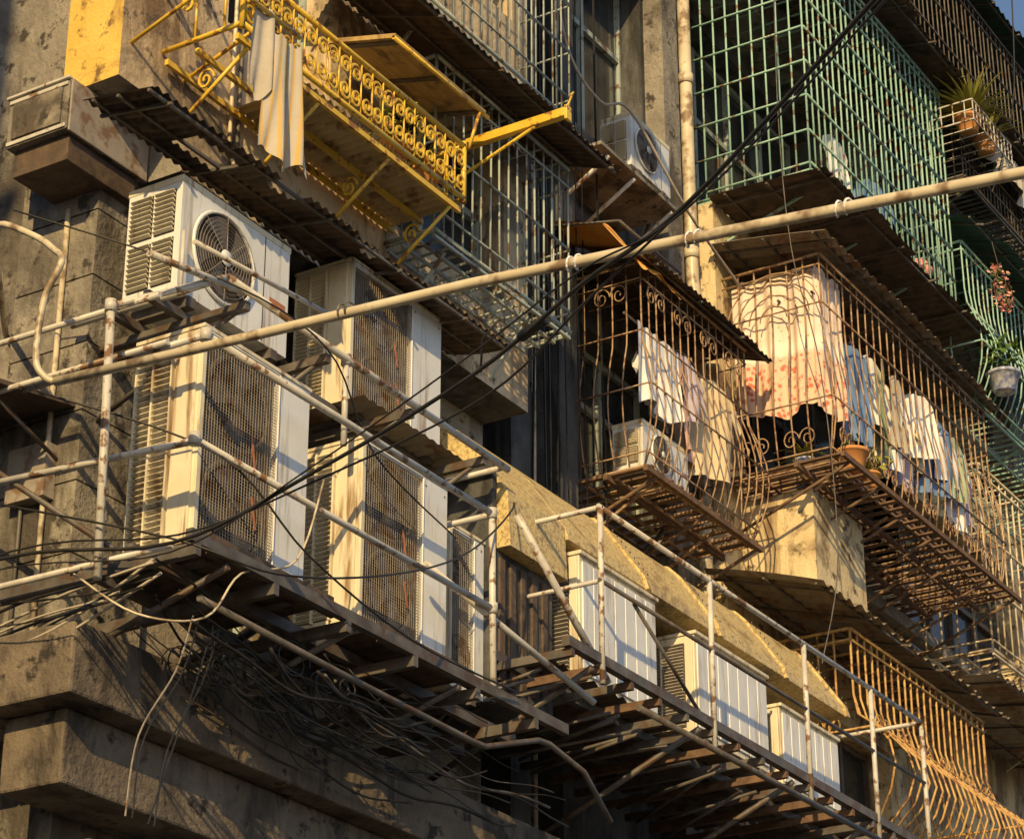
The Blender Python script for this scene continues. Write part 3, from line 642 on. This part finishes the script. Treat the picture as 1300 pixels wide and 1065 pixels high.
# ------------------------------------------------------------ cloth
def sheetcloth(name,x0,x1,y,ztop,zbot,m,amp=.03,freq=14,axis='x',wav=.02,pinch=0):
    b=B(name); ph=R(0,6)
    def fn(u,v):
        a=x0+(x1-x0)*(u if pinch==0 else .5+(u-.5)*(1-pinch*(1-v)))
        f=amp*(.4+.6*v)*(math.sin(u*freq*abs(x1-x0)*2.2+ph+.6*math.sin(v*3+ph))+.4*math.sin(u*freq*5*abs(x1-x0)+v*2))
        z=ztop+(zbot-ztop)*v+wav*math.sin(u*9+ph)*v+.012*math.sin(u*31)*(1-v)
        return (a,y+f,z) if axis=='x' else (y+f,a,z)
    b.surf(fn,max(24,int(abs(x1-x0)*80)),18,m); return b.done()
def garment(x,y,ztop,m,w=.42,h=.62,name='hanging_shirt',sleeve=True):
    b=B(name); ph=R(0,6); an=R(-.5,.5)
    def P(s,d,v): return (x+s*math.cos(an),y+s*math.sin(an)+d,ztop-v)
    def fn(u,v):
        t=v*h; sh=.08+min(1,t/.09)*(w/2-.08)
        s=(u-.5)*2*sh
        return P(s,.025*math.sin(u*11+ph)*(.3+v)+.012*math.sin(v*7+ph),t+.02*math.sin(u*5+ph)*v)
    b.surf(fn,18,16,m)
    if sleeve:
        for sd in (-1,1):
            b.surf(lambda u,v,sd=sd:P(sd*(w/2-.01+.10*v),.02*math.sin(u*6)+.01,.09+.17*u+.14*v),6,5,m)
    b.tube([P(-.17,0,.05),P(0,0,-.03),P(.17,0,.05)],.004,STEEL,4); b.tube([P(0,0,-.03),P(.02,0,-.07),P(0,0,-.1)],.003,STEEL,4)
    return b.done()
sheetcloth('floral_curtain',7.27,8.04,16.50,9.76,8.50,FLOR,.04,11,'y',.04)
sheetcloth('floral_curtain',16.48,17.0,7.27,9.76,8.45,FLOR,.04,11,'x',.04)
b=B('curtain_rail'); b.rod((16.46,7.3,9.5),(19.9,7.3,9.5),.012,STEEL,6); b.rod((16.46,7.6,9.5),(19.9,7.6,9.5),.012,STEEL,6); b.rod((16.46,7.27,9.72),(16.46,8.05,9.72),.012,STEEL,6); b.done()
cols=[FB,FD,FW,FG,FW,FGR,FV,FW,FY,FB,FW,FG,FW,FV]
for i in range(14):
    garment(17.2+i*.2,7.28+R(0,.14),9.46-R(0,.18),cols[i],w=R(.34,.5),h=R(.5,1.0),sleeve=i%2==0)
b=B('laundry_rail'); b.rod((14.3,7.85,8.5),(15.9,7.85,8.5),.012,STEEL,6); b.done()
sheetcloth('hanging_sheet',14.32,14.98,7.76,8.42,7.8,FW,.03,12,'x',.05)
garment(14.85,7.9,8.46,FW,.5,.6); garment(15.25,7.84,8.46,FP,.44,.8); garment(15.55,7.8,8.46,FY,.44,.85); garment(15.05,7.78,8.46,FV,.36,.55)
sheetcloth('hanging_towel',8.88,9.26,7.03,7.62,6.84,FSTR,.035,14,'x',.05,pinch=.3)
sheetcloth('hanging_towel',8.80,8.96,7.06,7.75,7.2,FGR,.03,14,'x',.04)
sheetcloth('hanging_towel',20.3,21.6,7.05,13.0,12.65,FGR,.05,8,'x',.08)
garment(17.6,7.5,11.6,FW,.5,.4,sleeve=False); garment(18.3,7.45,11.5,FB,.45,.5)

# ------------------------------------------------------------ plants
def pot(b,c,s,m):
    b.lathe(c,[(0.001,0),(s*.62,0),(s*.7,s*.1),(s*.98,s*1.1),(s*1.08,s*1.12),(s*1.08,s*1.3),(s*.95,s*1.3),(s*.9,s*1.1),(.001,s*1.1)],m,20)
def spiky(b,c,n,l,m,droop=.5):
    for i in range(n):
        a=R(0,6.28); el=R(.2,1.4); L_=l*R(.6,1.1); w=l*.055
        dx,dy=math.cos(a),math.sin(a)
        def fn(u,v):
            r=L_*u*math.cos(el); z=L_*u*math.sin(el)-droop*L_*u*u
            ww=w*(1-u)*(v-.5)*2
            return (c[0]+dx*r-dy*ww,c[1]+dy*r+dx*ww,c[2]+z+abs(v-.5)*w*.4)
        b.surf(fn,6,2,m)
def bushy(b,c,n,rad,m,ls=.035):
    for i in range(n):
        p=Vector((R(-1,1),R(-1,1),R(-1,1)))
        if p.length>1: continue
        p=Vector(c)+Vector((p.x*rad,p.y*rad,p.z*rad*.8)); d=Vector((R(-1,1),R(-1,1),R(-.5,1))).normalized(); e=d.orthogonal().normalized()
        s_=ls*R(.6,1.4)
        b.add([p,p+d*s_*.5+e*s_*.35,p+d*s_,p+d*s_*.5-e*s_*.35],[(0,1,2,3)],m)
b=B('potted_agave'); pot(b,(19.7,7.0,12.6),.13,TERRA); spiky(b,(19.7,6.95,12.8),80,.6,LEAFY,.25); b.done()
b=B('potted_agave'); pot(b,(20.15,7.0,12.6),.12,TERRA); spiky(b,(20.15,6.95,12.78),46,.45,LEAFY,.3); b.done()
b=B('wire_plant_basket')
for i in range(12): b.rod((19.45+i*.09,6.85,12.58),(19.45+i*.09,6.85,12.8),.006,GALV,4)
for z in (12.58,12.69,12.8): b.rod((19.44,6.85,z),(20.45,6.85,z),.009,GALV,4); b.rod((19.44,6.85,z),(19.44,7.6,z),.009,GALV,4)
for i in range(5): b.rod((19.44,6.93+i*.12,12.58),(19.44,6.93+i*.12,12.8),.006,GALV,4)
for i in range(8): b.rod((19.45+i*.14,6.85,12.58),(19.45+i*.14,7.6,12.58),.006,GALV,4)
b.done()
b=B('potted_plant'); pot(b,(19.98,6.98,9.95),.15,PORC); bushy(b,(19.98,6.98,10.35),260,.2,LEAF,.08); b.done()
b=B('flower_wreath')
for i in range(200):
    a=R(0,6.28); p=Vector((19.92+.16*math.cos(a)+R(-.05,.05),6.9+R(-.04,.04),10.98+.2*math.sin(a)+R(-.05,.05)))
    d=Vector((R(-1,1),R(-1,1),R(-1,1))).normalized(); e=d.orthogonal().normalized(); s_=.05
    b.add([p,p+d*s_*.5+e*s_*.4,p+d*s_,p+d*s_*.5-e*s_*.4],[(0,1,2,3)],PINK if i%3 else LEAF)
b.tube([(19.92+.16*math.cos(t*.4),6.9,10.98+.2*math.sin(t*.4)) for t in range(17)],.01,RUST,5); b.rod((19.92,6.9,11.18),(19.92,6.95,11.5),.004,STEEL,4); b.done()
b=B('potted_plant'); pot(b,(16.75,7.16,7.98),.13,TERRA); bushy(b,(16.75,7.16,8.2),40,.1,LEAF,.05); b.done()
b=B('potted_plant'); pot(b,(16.6,7.5,7.98),.09,PORC); spiky(b,(16.6,7.5,8.1),26,.36,LEAFY,.6); b.done()
b=B('potted_plant'); pot(b,(17.15,7.2,7.98),.1,TERRA); bushy(b,(17.15,7.2,8.2),160,.18,LEAFY,.06); b.done()
b=B('potted_plant'); pot(b,(10.45,7.3,7.58),.12,TERRA); bushy(b,(10.45,7.25,7.85),220,.22,LEAFY,.07); b.done()
b=B('potted_plant'); pot(b,(10.75,7.25,7.58),.1,TERRA); spiky(b,(10.75,7.25,7.72),26,.3,LEAFY,.5); b.done()
b=B('paper_lantern'); b.lathe((19.0,7.35,10.75),[(.001,0),(.08,.02),(.14,.12),(.08,.22),(.001,.24)],PINK,16); b.rod((19,7.35,11),(19,7.35,11.4),.004,STEEL,4); b.done()

# ------------------------------------------------------------ light, world, camera
S=Vector((-0.85,-0.36,0.46)).normalized()
sun=bpy.data.objects.new('sun',bpy.data.lights.new('sun','SUN')); scene.collection.objects.link(sun)
sun.data.energy=5.0; sun.data.angle=math.radians(.5); sun.data.color=(1.0,.70,.30)
sun.rotation_euler=S.to_track_quat('Z','Y').to_euler()
w=bpy.data.worlds.new('World'); scene.world=w; w.use_nodes=True
nt=w.node_tree; bg=nt.nodes['Background']; sky=nt.nodes.new('ShaderNodeTexSky'); sky.sky_type='NISHITA'; sky.sun_disc=False
sky.sun_elevation=math.asin(S.z); sky.sun_rotation=math.atan2(S.x,S.y)
nt.links.new(sky.outputs[0],bg.inputs[0]); bg.inputs[1].default_value=.12
cam=bpy.data.objects.new('camera',bpy.data.cameras.new('camera')); scene.collection.objects.link(cam); scene.camera=cam
cam.data.sensor_width=36; cam.data.lens=36*3156/1300; cam.data.clip_end=2000; cam.data.clip_start=.05
cam.rotation_euler=(math.radians(90+25.09),0,-math.radians(58.33))
scene.view_settings.view_transform='Standard'; scene.view_settings.look='None'; scene.view_settings.exposure=0
